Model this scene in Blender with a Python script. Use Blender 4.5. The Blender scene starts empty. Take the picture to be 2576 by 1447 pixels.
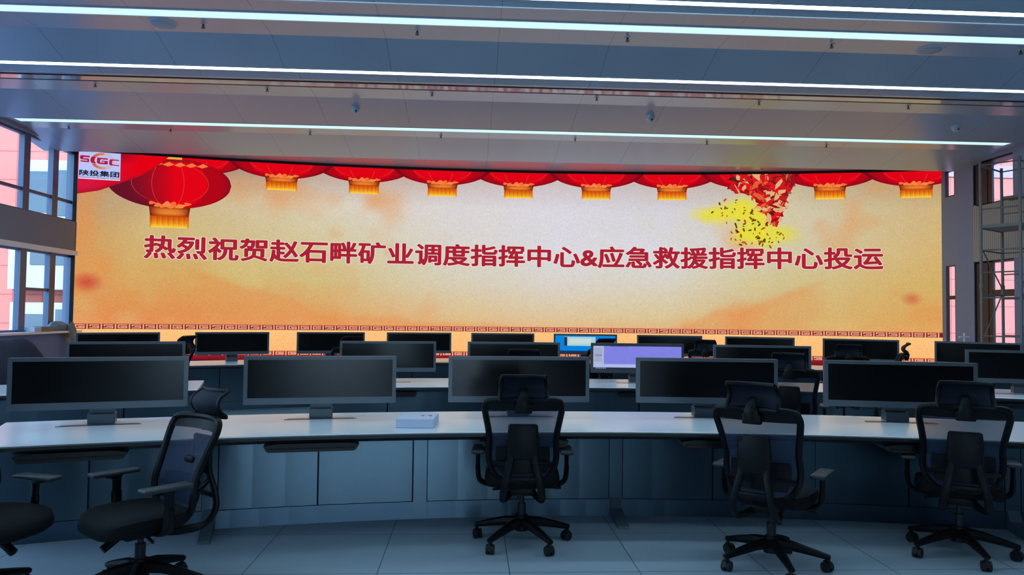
import bpy, bmesh, math, random
from mathutils import Vector, Matrix

S = bpy.context.scene
C = S.collection
PI = math.pi
def R(d): return math.radians(d)

# ------------------------------------------------------------------ camera
psi, th, rho = R(3.1), R(2.0866), 0.01165
f0 = Vector((math.sin(psi), math.cos(psi), 0)); r0 = Vector((math.cos(psi), -math.sin(psi), 0)); zz = Vector((0, 0, 1))
fw = f0*math.cos(th) + zz*math.sin(th); up = -f0*math.sin(th) + zz*math.cos(th)
rt = r0*math.cos(rho) + up*math.sin(rho); uu = up*math.cos(rho) - r0*math.sin(rho)
cam = bpy.data.objects.new('camera', bpy.data.cameras.new('camera'))
C.objects.link(cam); S.camera = cam
m3 = Matrix((rt, uu, -fw)).transposed()
cam.matrix_world = Matrix.Translation((0, 0, 1.55)) @ m3.to_4x4()
cam.data.sensor_fit = 'HORIZONTAL'; cam.data.sensor_width = 36; cam.data.lens = 1870/2576*36
cam.data.clip_end = 400

# ------------------------------------------------------------------ sky, sun, exposure
w = bpy.data.worlds.new('sky'); S.world = w; w.use_nodes = True
nt = w.node_tree; nt.nodes.clear()
tcw = nt.nodes.new('ShaderNodeTexCoord'); spw = nt.nodes.new('ShaderNodeSeparateXYZ'); nt.links.new(tcw.outputs['Generated'], spw.inputs[0])
rw = nt.nodes.new('ShaderNodeValToRGB'); nt.links.new(spw.outputs[2], rw.inputs[0])
rw.color_ramp.elements[0].position = 0.0; rw.color_ramp.elements[0].color = (.62, .84, 1.0, 1)
rw.color_ramp.elements[1].position = 0.7; rw.color_ramp.elements[1].color = (.22, .46, .95, 1)
bgn = nt.nodes.new('ShaderNodeBackground'); bgn.inputs['Strength'].default_value = 5.5
wo = nt.nodes.new('ShaderNodeOutputWorld')
nt.links.new(rw.outputs[0], bgn.inputs[0]); nt.links.new(bgn.outputs[0], wo.inputs[0])
sun = bpy.data.objects.new('sun', bpy.data.lights.new('sun', 'SUN')); C.objects.link(sun)
sun.data.energy = 5.5; sun.data.angle = R(0.5); sun.data.color = (.96, .98, 1)
sun.rotation_euler = (R(52), 0, 0)         # shines towards +Y, 38 degrees above the horizon
S.view_settings.view_transform = 'Standard'; S.view_settings.look = 'None'
S.view_settings.gamma = 1; S.view_settings.use_curve_mapping = False
S.view_settings.exposure = 0.0
S.cycles.max_bounces = 8; S.cycles.diffuse_bounces = 4; S.cycles.glossy_bounces = 4; S.cycles.transparent_max_bounces = 16
S.cycles.sample_clamp_indirect = 4.0
S.cycles.caustics_reflective = False; S.cycles.caustics_refractive = False

# ------------------------------------------------------------------ helpers
def lin(c):
    return tuple(((v/255)/12.92 if v/255 <= .04045 else ((v/255+.055)/1.055)**2.4) for v in c)

def material(name, col, rough=.5, metal=0., spec=.5, noise=.0, nscale=30., bump=0., srgb=True):
    m = bpy.data.materials.new(name); m.use_nodes = True
    n = m.node_tree.nodes; l = m.node_tree.links
    b = n['Principled BSDF']
    c = lin(col) if srgb else col
    b.inputs['Base Color'].default_value = (*c, 1)
    b.inputs['Roughness'].default_value = rough; b.inputs['Metallic'].default_value = metal
    b.inputs['Specular IOR Level'].default_value = spec
    if noise or bump:
        tc = n.new('ShaderNodeTexCoord'); nz = n.new('ShaderNodeTexNoise'); nz.inputs['Scale'].default_value = nscale
        nz.inputs['Detail'].default_value = 4
        l.new(tc.outputs['Object'], nz.inputs['Vector'])
        if noise:
            mx = n.new('ShaderNodeMix'); mx.data_type = 'RGBA'
            mx.inputs[6].default_value = (*[v*(1-noise) for v in c], 1)
            mx.inputs[7].default_value = (*[min(1, v*(1+noise)) for v in c], 1)
            l.new(nz.outputs['Fac'], mx.inputs[0]); l.new(mx.outputs[2], b.inputs['Base Color'])
        if bump:
            bp = n.new('ShaderNodeBump'); bp.inputs['Strength'].default_value = bump; bp.inputs['Distance'].default_value = .01
            l.new(nz.outputs['Fac'], bp.inputs['Height']); l.new(bp.outputs[0], b.inputs['Normal'])
    return m

def emitter(name, col, strength):
    m = bpy.data.materials.new(name); m.use_nodes = True
    n = m.node_tree.nodes; l = m.node_tree.links
    n.clear(); e = n.new('ShaderNodeEmission'); o = n.new('ShaderNodeOutputMaterial')
    e.inputs[0].default_value = (*lin(col), 1); e.inputs[1].default_value = strength
    l.new(e.outputs[0], o.inputs[0]); return m

def grid_lines(m, axes, colour, width):
    """dark joint lines every pitch along object axes: axes = [(axis, pitch, offset)]"""
    n = m.node_tree.nodes; l = m.node_tree.links; b = n['Principled BSDF']
    tc = n.new('ShaderNodeTexCoord'); sp = n.new('ShaderNodeSeparateXYZ'); l.new(tc.outputs['Object'], sp.inputs[0])
    last = None
    for ax, pitch, off in axes:
        a = n.new('ShaderNodeMath'); a.operation = 'SUBTRACT'; a.inputs[1].default_value = off - pitch/2 - 1000*pitch
        l.new(sp.outputs[ax], a.inputs[0])
        md = n.new('ShaderNodeMath'); md.operation = 'MODULO'; md.inputs[1].default_value = pitch; l.new(a.outputs[0], md.inputs[0])
        s = n.new('ShaderNodeMath'); s.operation = 'SUBTRACT'; s.inputs[1].default_value = pitch/2; l.new(md.outputs[0], s.inputs[0])
        ab = n.new('ShaderNodeMath'); ab.operation = 'ABSOLUTE'; l.new(s.outputs[0], ab.inputs[0])
        lt = n.new('ShaderNodeMath'); lt.operation = 'LESS_THAN'; lt.inputs[1].default_value = width/2; l.new(ab.outputs[0], lt.inputs[0])
        if last is None: last = lt
        else:
            mxm = n.new('ShaderNodeMath'); mxm.operation = 'MAXIMUM'; l.new(last.outputs[0], mxm.inputs[0]); l.new(lt.outputs[0], mxm.inputs[1]); last = mxm
    mx = n.new('ShaderNodeMix'); mx.data_type = 'RGBA'
    src = b.inputs['Base Color'].links[0].from_socket if b.inputs['Base Color'].links else None
    if src: l.new(src, mx.inputs[6])
    else: mx.inputs[6].default_value = b.inputs['Base Color'].default_value
    mx.inputs[7].default_value = (*lin(colour), 1)
    l.new(last.outputs[0], mx.inputs[0]); l.new(mx.outputs[2], b.inputs['Base Color'])

def B(): return bmesh.new()

def box(bm, x0, x1, y0, y1, z0, z1, M=None):
    v = [bm.verts.new(p) for p in ((x0,y0,z0),(x1,y0,z0),(x1,y1,z0),(x0,y1,z0),(x0,y0,z1),(x1,y0,z1),(x1,y1,z1),(x0,y1,z1))]
    if M:
        for q in v: q.co = M @ q.co
    for f in ((3,2,1,0),(4,5,6,7),(0,1,5,4),(1,2,6,5),(2,3,7,6),(3,0,4,7)):
        bm.faces.new([v[i] for i in f])
    return v

def rbox(bm, x0, x1, y0, y1, z0, z1, r=.008, seg=2):
    t = bmesh.new(); box(t, x0, x1, y0, y1, z0, z1)
    bmesh.ops.bevel(t, geom=t.edges[:], offset=r, segments=seg, profile=.5, affect='EDGES')
    me = bpy.data.meshes.new('tmp'); t.to_mesh(me); t.free(); bm.from_mesh(me); bpy.data.meshes.remove(me)

def prism(bm, pts, axis, a, b):
    """pts 2-D polygon, extruded along axis from a to b. axis 0: pts=(y,z); 1: (x,z); 2: (x,y)"""
    def P(p, t):
        return (t, p[0], p[1]) if axis == 0 else ((p[0], t, p[1]) if axis == 1 else (p[0], p[1], t))
    v0 = [bm.verts.new(P(p, a)) for p in pts]; v1 = [bm.verts.new(P(p, b)) for p in pts]
    n = len(pts)
    bm.faces.new(v0[::-1]); bm.faces.new(v1)
    for i in range(n): bm.faces.new((v0[i], v0[(i+1) % n], v1[(i+1) % n], v1[i]))

def cyl(bm, p0, p1, r, r2=None, n=20):
    p0 = Vector(p0); p1 = Vector(p1); d = p1-p0
    M = Matrix.Translation((p0+p1)/2) @ d.to_track_quat('Z', 'Y').to_matrix().to_4x4()
    bmesh.ops.create_cone(bm, cap_ends=True, segments=n, radius1=r, radius2=r if r2 is None else r2, depth=d.length, matrix=M)

def sweep(bm, pts, rad, n=10, closed=False, ref=None):
    """tube along pts; rad = (ra, rb) or list of them. ref = direction of ra"""
    P = [Vector(p) for p in pts]; N = len(P)
    rads = rad if isinstance(rad, list) else [rad]*N
    rings = []; prev = Vector(ref) if ref else None
    for i in range(N):
        if closed: t = (P[(i+1) % N]-P[i-1]).normalized()
        else: t = (P[min(i+1, N-1)]-P[max(i-1, 0)]).normalized()
        if prev is None: prev = Vector((0, 0, 1)) if abs(t.z) < .9 else Vector((0, 1, 0))
        a = (prev - t*prev.dot(t))
        if a.length < 1e-4: a = t.orthogonal()
        a.normalize(); b = t.cross(a)
        if ref is None: prev = a
        ra, rb = rads[i]
        rings.append([bm.verts.new(P[i] + a*(ra*math.cos(2*PI*k/n)) + b*(rb*math.sin(2*PI*k/n))) for k in range(n)])
    for i in range(N if closed else N-1):
        A, Bq = rings[i], rings[(i+1) % N]
        for k in range(n): bm.faces.new((A[k], A[(k+1) % n], Bq[(k+1) % n], Bq[k]))
    if not closed:
        bm.faces.new(rings[0][::-1]); bm.faces.new(rings[-1])

def arc(bm, cx, cy, prof, a0, a1, n=None):
    """sweep closed profile [(radius, z)] round (cx, cy); angles in degrees from +Y towards +X"""
    n = n or max(1, int(abs(a1-a0)/1.0))
    rings = []
    for i in range(n+1):
        a = R(a0+(a1-a0)*i/n)
        rings.append([bm.verts.new((cx+r*math.sin(a), cy+r*math.cos(a), z)) for r, z in prof])
    k = len(prof)
    for i in range(n):
        for j in range(k): bm.faces.new((rings[i][j], rings[i][(j+1) % k], rings[i+1][(j+1) % k], rings[i+1][j]))
    bm.faces.new(rings[0][::-1]); bm.faces.new(rings[-1])

def spline(pts, n=6):
    """Catmull-Rom through 3-D points"""
    P = [Vector(p) for p in pts]; out = []
    for i in range(len(P)-1):
        a = P[max(i-1, 0)]; b = P[i]; c = P[i+1]; d = P[min(i+2, len(P)-1)]
        for k in range(n):
            t = k/n
            out.append(.5*((2*b) + (c-a)*t + (2*a-5*b+4*c-d)*t*t + (3*b-a-3*c+d)*t**3))
    out.append(P[-1]); return out

def lerp_table(tab, x):
    if x <= tab[0][0]: return tab[0][1]
    for (a, u), (b, v) in zip(tab, tab[1:]):
        if x <= b: return u+(v-u)*(x-a)/(b-a)
    return tab[-1][1]

def obj(name, bm, mat, parent=None, smooth=False, world=False, label=None):
    bmesh.ops.recalc_face_normals(bm, faces=bm.faces[:])
    me = bpy.data.meshes.new(name); bm.to_mesh(me); bm.free()
    for m in (mat if isinstance(mat, (list, tuple)) else [mat]): me.materials.append(m)
    if smooth:
        for p in me.polygons: p.use_smooth = True
        try: me.set_sharp_from_angle(angle=R(40))
        except Exception: pass
    o = bpy.data.objects.new(name, me); C.objects.link(o)
    if parent:
        o.parent = parent
        if world:
            root = parent
            while root.parent: root = root.parent
            me.transform(Matrix.Translation(-root.location))
    if label: o['label'] = label
    return o

def thing(name, label, cat, loc=(0, 0, 0), rz=0, group=None):
    o = bpy.data.objects.new(name, None); C.objects.link(o)
    o.empty_display_size = .2
    o.location = loc; o.rotation_euler = (0, 0, rz); o['label'] = label; o['category'] = cat
    if group: o['group'] = group
    return o

def tag(o, label, cat, group=None):
    o['label'] = label; o['category'] = cat
    if group: o['group'] = group
    return o

def struct(name, bm, mat, parent=None, smooth=False):
    o = obj(name, bm, mat, parent, smooth)
    if not parent: o['kind'] = 'structure'
    return o

def dup(root, loc, rz, label, group=None):
    def cp(o, par):
        c = o.copy(); C.objects.link(c)
        if par: c.parent = par
        for ch in list(o.children): cp(ch, c)
        return c
    r = cp(root, None); r.location = loc; r.rotation_euler = (0, 0, rz); r['label'] = label
    if group: r['group'] = group
    return r

# ------------------------------------------------------------------ materials
M = {}
M['panel'] = material('ceiling_panel', (174, 184, 198), .27, .16, .6)
grid_lines(M['panel'], [(0, 1.2, .25)], (120, 124, 130), .005)
M['floor'] = material('floor_tile', (172, 186, 196), .36, 0, .5, .05, 9)
grid_lines(M['floor'], [(0, .79, .25), (1, .79, 5.31)], (96, 104, 112), .007)
M['wall'] = material('wall_paint', (132, 146, 180), .7, noise=.03, nscale=8)
M['spandrel'] = material('spandrel_paint', (126, 134, 150), .7, noise=.03)
M['backwall'] = material('back_wall_paint', (58, 62, 70), .8)
M['sill'] = material('sill_white', (232, 236, 242), .4)
M['mullion'] = material('mullion_grey', (88, 104, 130), .45, .2)
M['darkframe'] = material('dark_frame', (52, 44, 50), .5)
M['ribbed'] = material('ribbed_board', (165, 168, 168), .6)
grid_lines(M['ribbed'], [(1, .05, 0)], (120, 122, 124), .014)
M['white_top'] = material('white_laminate', (232, 234, 238), .22, 0, .5, .02, 3)
M['edge'] = material('dark_edge', (20, 24, 28), .4)
M['cab'] = material('grey_steel_cabinet', (92, 110, 122), .30, 1.0, .5, .04, 60)
M['plinth'] = material('brushed_plinth', (92, 113, 130), .36, 1.0)
for k in ('cab', 'plinth'):        # vertical brushing spreads reflections up and down
    nn = M[k].node_tree.nodes; bb = nn['Principled BSDF']; bb.inputs['Anisotropic'].default_value = .85
    cv = nn.new('ShaderNodeCombineXYZ'); cv.inputs[2].default_value = 1; M[k].node_tree.links.new(cv.outputs[0], bb.inputs['Tangent'])
M['body'] = material('cabinet_inside', (22, 24, 27), .6)
M['leg'] = material('leg_metal', (104, 118, 128), .4, .3)
M['tray'] = material('tray_black', (6, 7, 9), .45)
M['flap'] = material('flap_metal', (70, 72, 76), .35, .6)
M['silver'] = material('silver_plastic', (92, 100, 108), .36, .5)
M['glass'] = material('screen_glass', (5, 7, 9), .2, 0, .38)
M['stand'] = material('stand_grey', (84, 94, 104), .38, .5)
M['black'] = material('chair_plastic', (7, 9, 12), .45, 0, .22)
M['hmesh'] = material('headrest_fabric', (24, 31, 46), .7, 0, .3, .1, 150, .2)
M['seat'] = material('seat_fabric', (8, 10, 13), .75, 0, .2, .15, 120, .3)
M['arm'] = material('arm_pad_rubber', (44, 47, 50), .45)
M['wheel'] = material('wheel_rubber', (16, 17, 19), .5)
M['gas'] = material('gas_steel', (40, 42, 46), .35, .6)
M['black_case'] = material('black_casing', (10, 10, 12), .5)
M['scaf'] = material('scaffold_steel', (120, 122, 124), .5, .4, noise=.15, nscale=12)
M['wood'] = material('scaffold_deck', (128, 128, 122), .7, noise=.1)
M['sprk'] = material('sprinkler_metal', (62, 60, 60), .4, .5)
M['dome'] = material('dome_plastic', (196, 200, 206), .35)
M['domedark'] = material('dome_lens', (70, 74, 82), .15)
M['ceil_speaker'] = material('speaker_grille', (168, 176, 186), .5)
M['box_white'] = material('box_card', (206, 214, 236), .45)
M['box_print'] = material('box_print', (150, 118, 118), .5)
M['mirror_strip'] = material('unlit_strip_acrylic', (190, 192, 198), .08, .3)
M['seam'] = material('black_seam', (12, 12, 14), .6)
M['coat'] = material('dark_coat_cloth', (42, 36, 46), .9, noise=.2, nscale=15, bump=.4)
M['cloth'] = material('grey_cloth', (120, 132, 136), .9, noise=.2, nscale=15, bump=.4)
M['cardboard'] = material('cardboard', (140, 128, 120), .85)
M['paper'] = material('white_paper_bag', (196, 206, 220), .7)
M['led'] = emitter('led_diffuser', (206, 246, 250), 1.12)
M['led_hot'] = emitter('led_tube', (190, 232, 255), 18.0)
M['pink'] = material('pink_tile_cladding', (204, 108, 96), .7)
grid_lines(M['pink'], [(0, .9, 0), (2, .9, .3)], (158, 76, 70), .03)
M['bay_white'] = material('bay_white_render', (168, 176, 180), .7)
M['bay_glass'] = material('bay_glass', (60, 84, 98), .12, 0, .5)
M['ground'] = material('asphalt', (92, 112, 136), .9, noise=.1)

def thin_glass():
    m = bpy.data.materials.new('window_glass'); m.use_nodes = True
    n = m.node_tree.nodes; l = m.node_tree.links; n.clear()
    t = n.new('ShaderNodeBsdfTransparent'); g = n.new('ShaderNodeBsdfGlossy'); g.inputs['Roughness'].default_value = .02
    t.inputs[0].default_value = (.93, .96, .96, 1)
    lw = n.new('ShaderNodeLayerWeight'); lw.inputs[0].default_value = .5
    pw = n.new('ShaderNodeMath'); pw.operation = 'POWER'; pw.inputs[1].default_value = 5; l.new(lw.outputs['Facing'], pw.inputs[0])
    fr = n.new('ShaderNodeMath'); fr.operation = 'MULTIPLY_ADD'; fr.inputs[1].default_value = .5; fr.inputs[2].default_value = .02; l.new(pw.outputs[0], fr.inputs[0])
    mx = n.new('ShaderNodeMixShader'); o = n.new('ShaderNodeOutputMaterial')
    l.new(fr.outputs[0], mx.inputs[0]); l.new(t.outputs[0], mx.inputs[1]); l.new(g.outputs[0], mx.inputs[2]); l.new(mx.outputs[0], o.inputs[0])
    return m
M['pane'] = thin_glass()

def mesh_fabric():
    m = bpy.data.materials.new('chair_mesh_fabric'); m.use_nodes = True
    n = m.node_tree.nodes; l = m.node_tree.links; b = n['Principled BSDF']
    b.inputs['Base Color'].default_value = (*lin((34, 48, 78)), 1); b.inputs['Roughness'].default_value = .7
    tc = n.new('ShaderNodeTexCoord'); wv = n.new('ShaderNodeTexWave'); wv.bands_direction = 'Z'; wv.inputs['Scale'].default_value = 70
    l.new(tc.outputs['Object'], wv.inputs['Vector'])
    mr = n.new('ShaderNodeMapRange'); mr.inputs[3].default_value = .24; mr.inputs[4].default_value = .32; l.new(wv.outputs['Fac'], mr.inputs[0])
    t = n.new('ShaderNodeBsdfTransparent'); mx = n.new('ShaderNodeMixShader'); o = n['Material Output']
    l.new(mr.outputs[0], mx.inputs[0]); l.new(b.outputs[0], mx.inputs[1]); l.new(t.outputs[0], mx.inputs[2]); l.new(mx.outputs[0], o.inputs[0])
    return m
M['mesh'] = mesh_fabric()

def display_material(name, grain):
    """what the LED wall shows: emission from the picture's colours, with a paper-like grain on the backdrop"""
    m = bpy.data.materials.new(name); m.use_nodes = True
    n = m.node_tree.nodes; l = m.node_tree.links; n.clear()
    at = n.new('ShaderNodeVertexColor'); at.layer_name = 'Col'
    e = n.new('ShaderNodeEmission'); o = n.new('ShaderNodeOutputMaterial')
    e.inputs[1].default_value = 1.0
    if grain:
        tc = n.new('ShaderNodeTexCoord'); nz = n.new('ShaderNodeTexNoise'); nz.inputs['Scale'].default_value = 16; nz.inputs['Detail'].default_value = 6
        nz.inputs['Roughness'].default_value = .7; nz.inputs['Distortion'].default_value = 3.5
        l.new(tc.outputs['Object'], nz.inputs['Vector'])
        rp = n.new('ShaderNodeMapRange'); rp.inputs[1].default_value = .3; rp.inputs[2].default_value = .7
        rp.inputs[3].default_value = 1-grain; rp.inputs[4].default_value = 1+grain
        l.new(nz.outputs['Fac'], rp.inputs[0])
        vm = n.new('ShaderNodeVectorMath'); vm.operation = 'SCALE'
        l.new(at.outputs[0], vm.inputs[0]); l.new(rp.outputs[0], vm.inputs['Scale']); l.new(vm.outputs[0], e.inputs[0])
    else: l.new(at.outputs[0], e.inputs[0])
    l.new(e.outputs[0], o.inputs[0]); return m
M['disp_bg'] = display_material('display_backdrop', .17)
M['disp'] = display_material('display_picture', 0)

# ------------------------------------------------------------------ the room shell
XL, XR, YB, YF = -7.2, 9.1, -3.6, 15.9
bm = B(); box(bm, XL-.3, XR+.4, YB-.2, YF+.3, -.15, 0); struct('floor', bm, M['floor'])

ZH, ZL, ZT = 4.48, 4.311, 4.9
prof = [(YB-.2, ZH)]
for lip in (-2.3, -.15, 2.0, 4.15):
    prof += [(lip-.7, ZH), (lip, ZL), (lip, ZH)]
prof += [(5.75, ZH), (6.33, ZL), (6.33, ZH), (6.78, ZH), (6.90, 4.452), (6.925, 4.452), (6.925, ZH),
         (7.89, ZH), (8.44, ZL), (8.44, ZH), (9.11, ZH), (9.27, 4.445), (9.27, ZH), (10.145, ZH), (11.01, ZL), (11.01, ZH),
         (12.30, ZH), (13.30, ZL), (13.30, 4.50), (YF+.2, 4.50), (YF+.2, ZT), (YB-.2, ZT)]
bm = B(); prism(bm, prof, 0, XL-.28, XR+.38); struct('ceiling', bm, M['panel'])

bm = B(); box(bm, XL-.3, XR+.4, YF, YF+.2, 0, 4.5); struct('wall_front', bm, M['wall'])
bm = B()
for x0, x1, z0, z1 in ((XL-.3, -.2, 0, 4.48), (1.6, XR+.4, 0, 4.48), (-.2, 1.6, 0, .1), (-.2, 1.6, 3.1, 4.48)): box(bm, x0, x1, YB-.2, YB, z0, z1)
struct('wall_back', bm, M['backwall'])
bm = B()
for x in (-.2, .68, 1.55): box(bm, x, x+.05, YB-.14, YB-.06, .1, 3.1)
for z in (.1, 2.2, 3.05): box(bm, -.2, 1.6, YB-.13, YB-.07, z, z+.05)
bw = struct('window_7', bm, M['mullion'])
bm = B(); box(bm, -.2, 1.6, YB-.105, YB-.098, .12, 3.08); obj('pane', bm, M['pane'], bw)

# left wall: knee wall, spandrel, header, piers; two ribbons of windows between
YE = 13.98
bm = B()
box(bm, XL-.25, XL, YB, YE, 0, 1.14)
box(bm, XL-.25, XL, YB, YE, 2.60, 3.14)
box(bm, XL-.25, XL, YB, YE, 4.42, 4.50)
box(bm, XL-.25, XL, YE, YF, 0, 4.50)
box(bm, XL-.25, XL, YB, YB+1.2, 1.14, 2.60); box(bm, XL-.25, XL, YB, YB+1.2, 3.14, 4.42)
struct('wall_left', bm, M['spandrel'])
bm = B(); box(bm, XL-.24, XL+.14, YB, YE+.03, 1.14, 1.175); struct('trim_1', bm, M['sill'])
bm = B(); box(bm, XL-.2, XL+.03, YB, YE, 2.53, 2.61); struct('trim_2', bm, M['sill'])
M['knee'] = material('knee_wall_paint', (104, 132, 172), .7)
bm = B(); box(bm, XL-.01, XL+.012, YB, YE, .1, 1.14); struct('trim_6', bm, M['knee'])
mull = [13.30-.84*i for i in range(0, 19)]
def ribbon(n, z0, z1, zt, only):
    f = B(); x0, x1 = XL-.16, XL-.07
    ylo = YB+1.2
    for y in mull:
        if y > ylo: box(f, x0, x1, y-.085, y+.085, z0, z1)
    box(f, x0+.01, x1-.01, ylo, YE, z0, z0+.035); box(f, x0+.01, x1-.01, ylo, YE, z1-.035, z1)
    box(f, x0, x1, YE-.06, YE, z0, z1)
    ys = [YE]+[y for y in mull if y > ylo]+[ylo]
    for i in range(len(ys)-1):
        if only and i % 2 == 0: continue
        box(f, x0+.02, x1-.02, ys[i+1]+.085, ys[i]-.085, zt-.025, zt+.025)
    o = struct(f'window_{n}', f, M['mullion'])
    g = B(); box(g, XL-.125, XL-.118, ylo, YE, z0+.02, z1-.02)
    obj('pane', g, M['pane'], o)
ribbon(1, 3.14, 4.42, 3.50, False)
ribbon(2, 1.175, 2.53, 1.88, True)

# right wall: thick, with a tall double bay near the screen and a smooth column
T = .38
bm = B()
box(bm, XR, XR+T, YB, 12.0, 0, 4.50)
box(bm, XR, XR+T, 13.0, 13.52, 0, 4.50)
box(bm, XR, XR+.05, 13.80, YF, 0, 4.50)
for y0, y1, t_ in ((12.0, 13.0, T), (13.52, 13.80, .05)):
    box(bm, XR, XR+t_, y0, y1, 0, 1.12); box(bm, XR, XR+t_, y0, y1, 4.40, 4.50)
box(bm, XR, XR+.05, 13.52, 13.80, 2.58, 3.90)
struct('wall_right', bm, M['wall'])
bm = B(); box(bm, XR-.012, XR+T-.02, 10.3, 13.0, 2.60, 3.60); struct('trim_3', bm, M['ribbed'])
bm = B(); box(bm, XR-.01, XR+.03, 12.93, 12.965, 2.6, 3.62); struct('trim_4', bm, M['sill'])
def rwin(n, y0, y1, z0, z1, bars_y, bars_z, fr=.05, dx=.24):
    x0, x1 = XR+dx, XR+dx+.03+fr*.8
    f = B()
    box(f, x0, x1, y0, y0+fr, z0, z1); box(f, x0, x1, y1-fr, y1, z0, z1)
    box(f, x0, x1, y0, y1, z0, z0+fr); box(f, x0, x1, y0, y1, z1-fr, z1)
    for y, t in bars_y: box(f, x0, x1, y-t/2, y+t/2, z0+fr, z1-fr)
    for z, t in bars_z: box(f, x0, x1, y0+fr, y1-fr, z-t/2, z+t/2)
    o = struct(f'window_{n}', f, M['darkframe'])
    g = B(); box(g, x0+.016, x0+.022, y0+.02, y1-.02, z0+.02, z1-.02); obj('pane', g, M['pane'], o)
def deep(n, z0, z1, tr):
    f = B(); y0, y1 = 12.0, 13.0
    box(f, XR+.01, XR+T, y1-.012, y1, z0, z1); box(f, XR+.01, XR+T, y0, y0+.012, z0, z1)
    box(f, XR+.01, XR+T, y0, y1, z0, z0+.012); box(f, XR+.01, XR+T, y0, y1, z1-.012, z1)
    x0, x1 = XR+.03, XR+.07
    box(f, x0, x1, 12.55, y1-.012, z0, z1); box(f, x0, x1, y0, 12.04, z0, z1); box(f, x0, x1, y0, y1, z0, z0+.03); box(f, x0, x1, y0, y1, z1-.03, z1)
    box(f, x0-.01, x0, 12.66, 12.69, z0+.03, z1-.03)
    for z in tr: box(f, x0, x1, 12.03, 12.56, z-.06, z+.06)
    o = struct(f'window_{n}', f, M['darkframe'])
    g = B(); box(g, XR+.047, XR+.053, 12.03, 12.56, z0+.02, z1-.02); obj('pane', g, M['pane'], o)
deep(3, 3.60, 4.40, [])
deep(4, 1.12, 2.60, [2.02])
rwin(5, 13.52, 13.80, 3.90, 4.40, [], [], .02, .003)
rwin(6, 13.52, 13.80, 1.12, 2.58, [], [(1.97, .07)], .02, .003)

# ------------------------------------------------------------------ outside
bm = B(); box(bm, -60, 60, -30, 60, -1.2, -1.0); struct('ground_outside', bm, M['ground'])
def facade(label, x0, x1, y, bays, zmax=11):
    t = thing('pink_building', label, 'building', ((x0+x1)/2, y, -1.0))
    b = B(); box(b, x0, x1, y, y+6, -1.0, zmax); obj('facade', b, M['pink'], t, world=True)
    for bx0, bx1, z0, z1, wins in bays:
        b = B(); prism(b, [(bx0, y), (bx0+.25, y-.7), (bx1, y-.7), (bx1, y)], 2, z0, z1)
        o = obj('bay_window', b, M['bay_white'], t, world=True)
        g = B()
        for wx0, wx1, wz0, wz1 in wins:
            box(g, wx0, wx1, y-.73, y-.65, wz0, wz1)
        obj('pane', g, M['bay_glass'], o, world=True)
    return t
facade('pink tiled building with white bay windows, seen through the window wall', -30, -9.4, 24.0,
       [(-14.1, -11.9, 4.1, 6.1, [(-13.55, -12.95, 4.5, 5.75), (-12.75, -12.1, 4.4, 5.8)]),
        (-14.3, -11.9, 2.15, 4.0, [(-13.4, -12.95, 2.9, 3.9), (-12.75, -12.1, 2.9, 3.9)]),
        (-14.2, -11.9, -1.0, 1.75, [(-13.5, -12.95, -.2, 1.4), (-12.6, -12.0, -.6, 1.55)])])
t = facade('pink tiled building with a purple band, seen through the scaffold-side windows', 10.6, 34, 24.0, [])
b = B(); box(b, 10.6, 34, 23.95, 24.0, 6.35, 6.75); obj('window_band', b, material('purple_band', (150, 128, 160), .5), t, world=True)

# ------------------------------------------------------------------ LED video wall
WX, WY, WR = .975, -13.4, 28.5
def wrap(s, z, off=0.):
    a = s/WR; r = WR-off
    return (WX+r*math.sin(a), WY+r*math.cos(a), z)
vw = thing('video_wall', 'huge curved video wall showing red lanterns and a congratulation slogan', 'screen', (WX, WY+WR, 0))
AE = math.degrees(8.3/WR)
bm = B(); arc(bm, WX, WY, [(WR+.004, .60), (WR+.18, .60), (WR+.18, 4.49), (WR+.004, 4.49)], -AE-.06, AE+.06, 60)
obj('casing', bm, M['black_case'], vw, world=True)
bm = B(); arc(bm, WX, WY, [(WR-.03, 4.452), (WR+.03, 4.452), (WR+.03, 4.495), (WR-.03, 4.495)], -AE, AE, 60)
obj('top_bezel', bm, M['black_case'], vw, world=True)
for sg in (-1, 1):
    bm = B(); arc(bm, WX, WY, [(WR-.04, .6), (WR+.18, .6), (WR+.18, 4.49), (WR-.04, 4.49)], sg*AE, sg*(AE+.12), 1)
    obj('side_bezel', bm, M['black_case'], vw, world=True)
bm = B(); arc(bm, WX, WY, [(WR-.02, 0), (WR+.2, 0), (WR+.2, .62), (WR-.02, .62)], -AE, AE, 60)
obj('plinth', bm, M['black_case'], vw, world=True)

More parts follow.
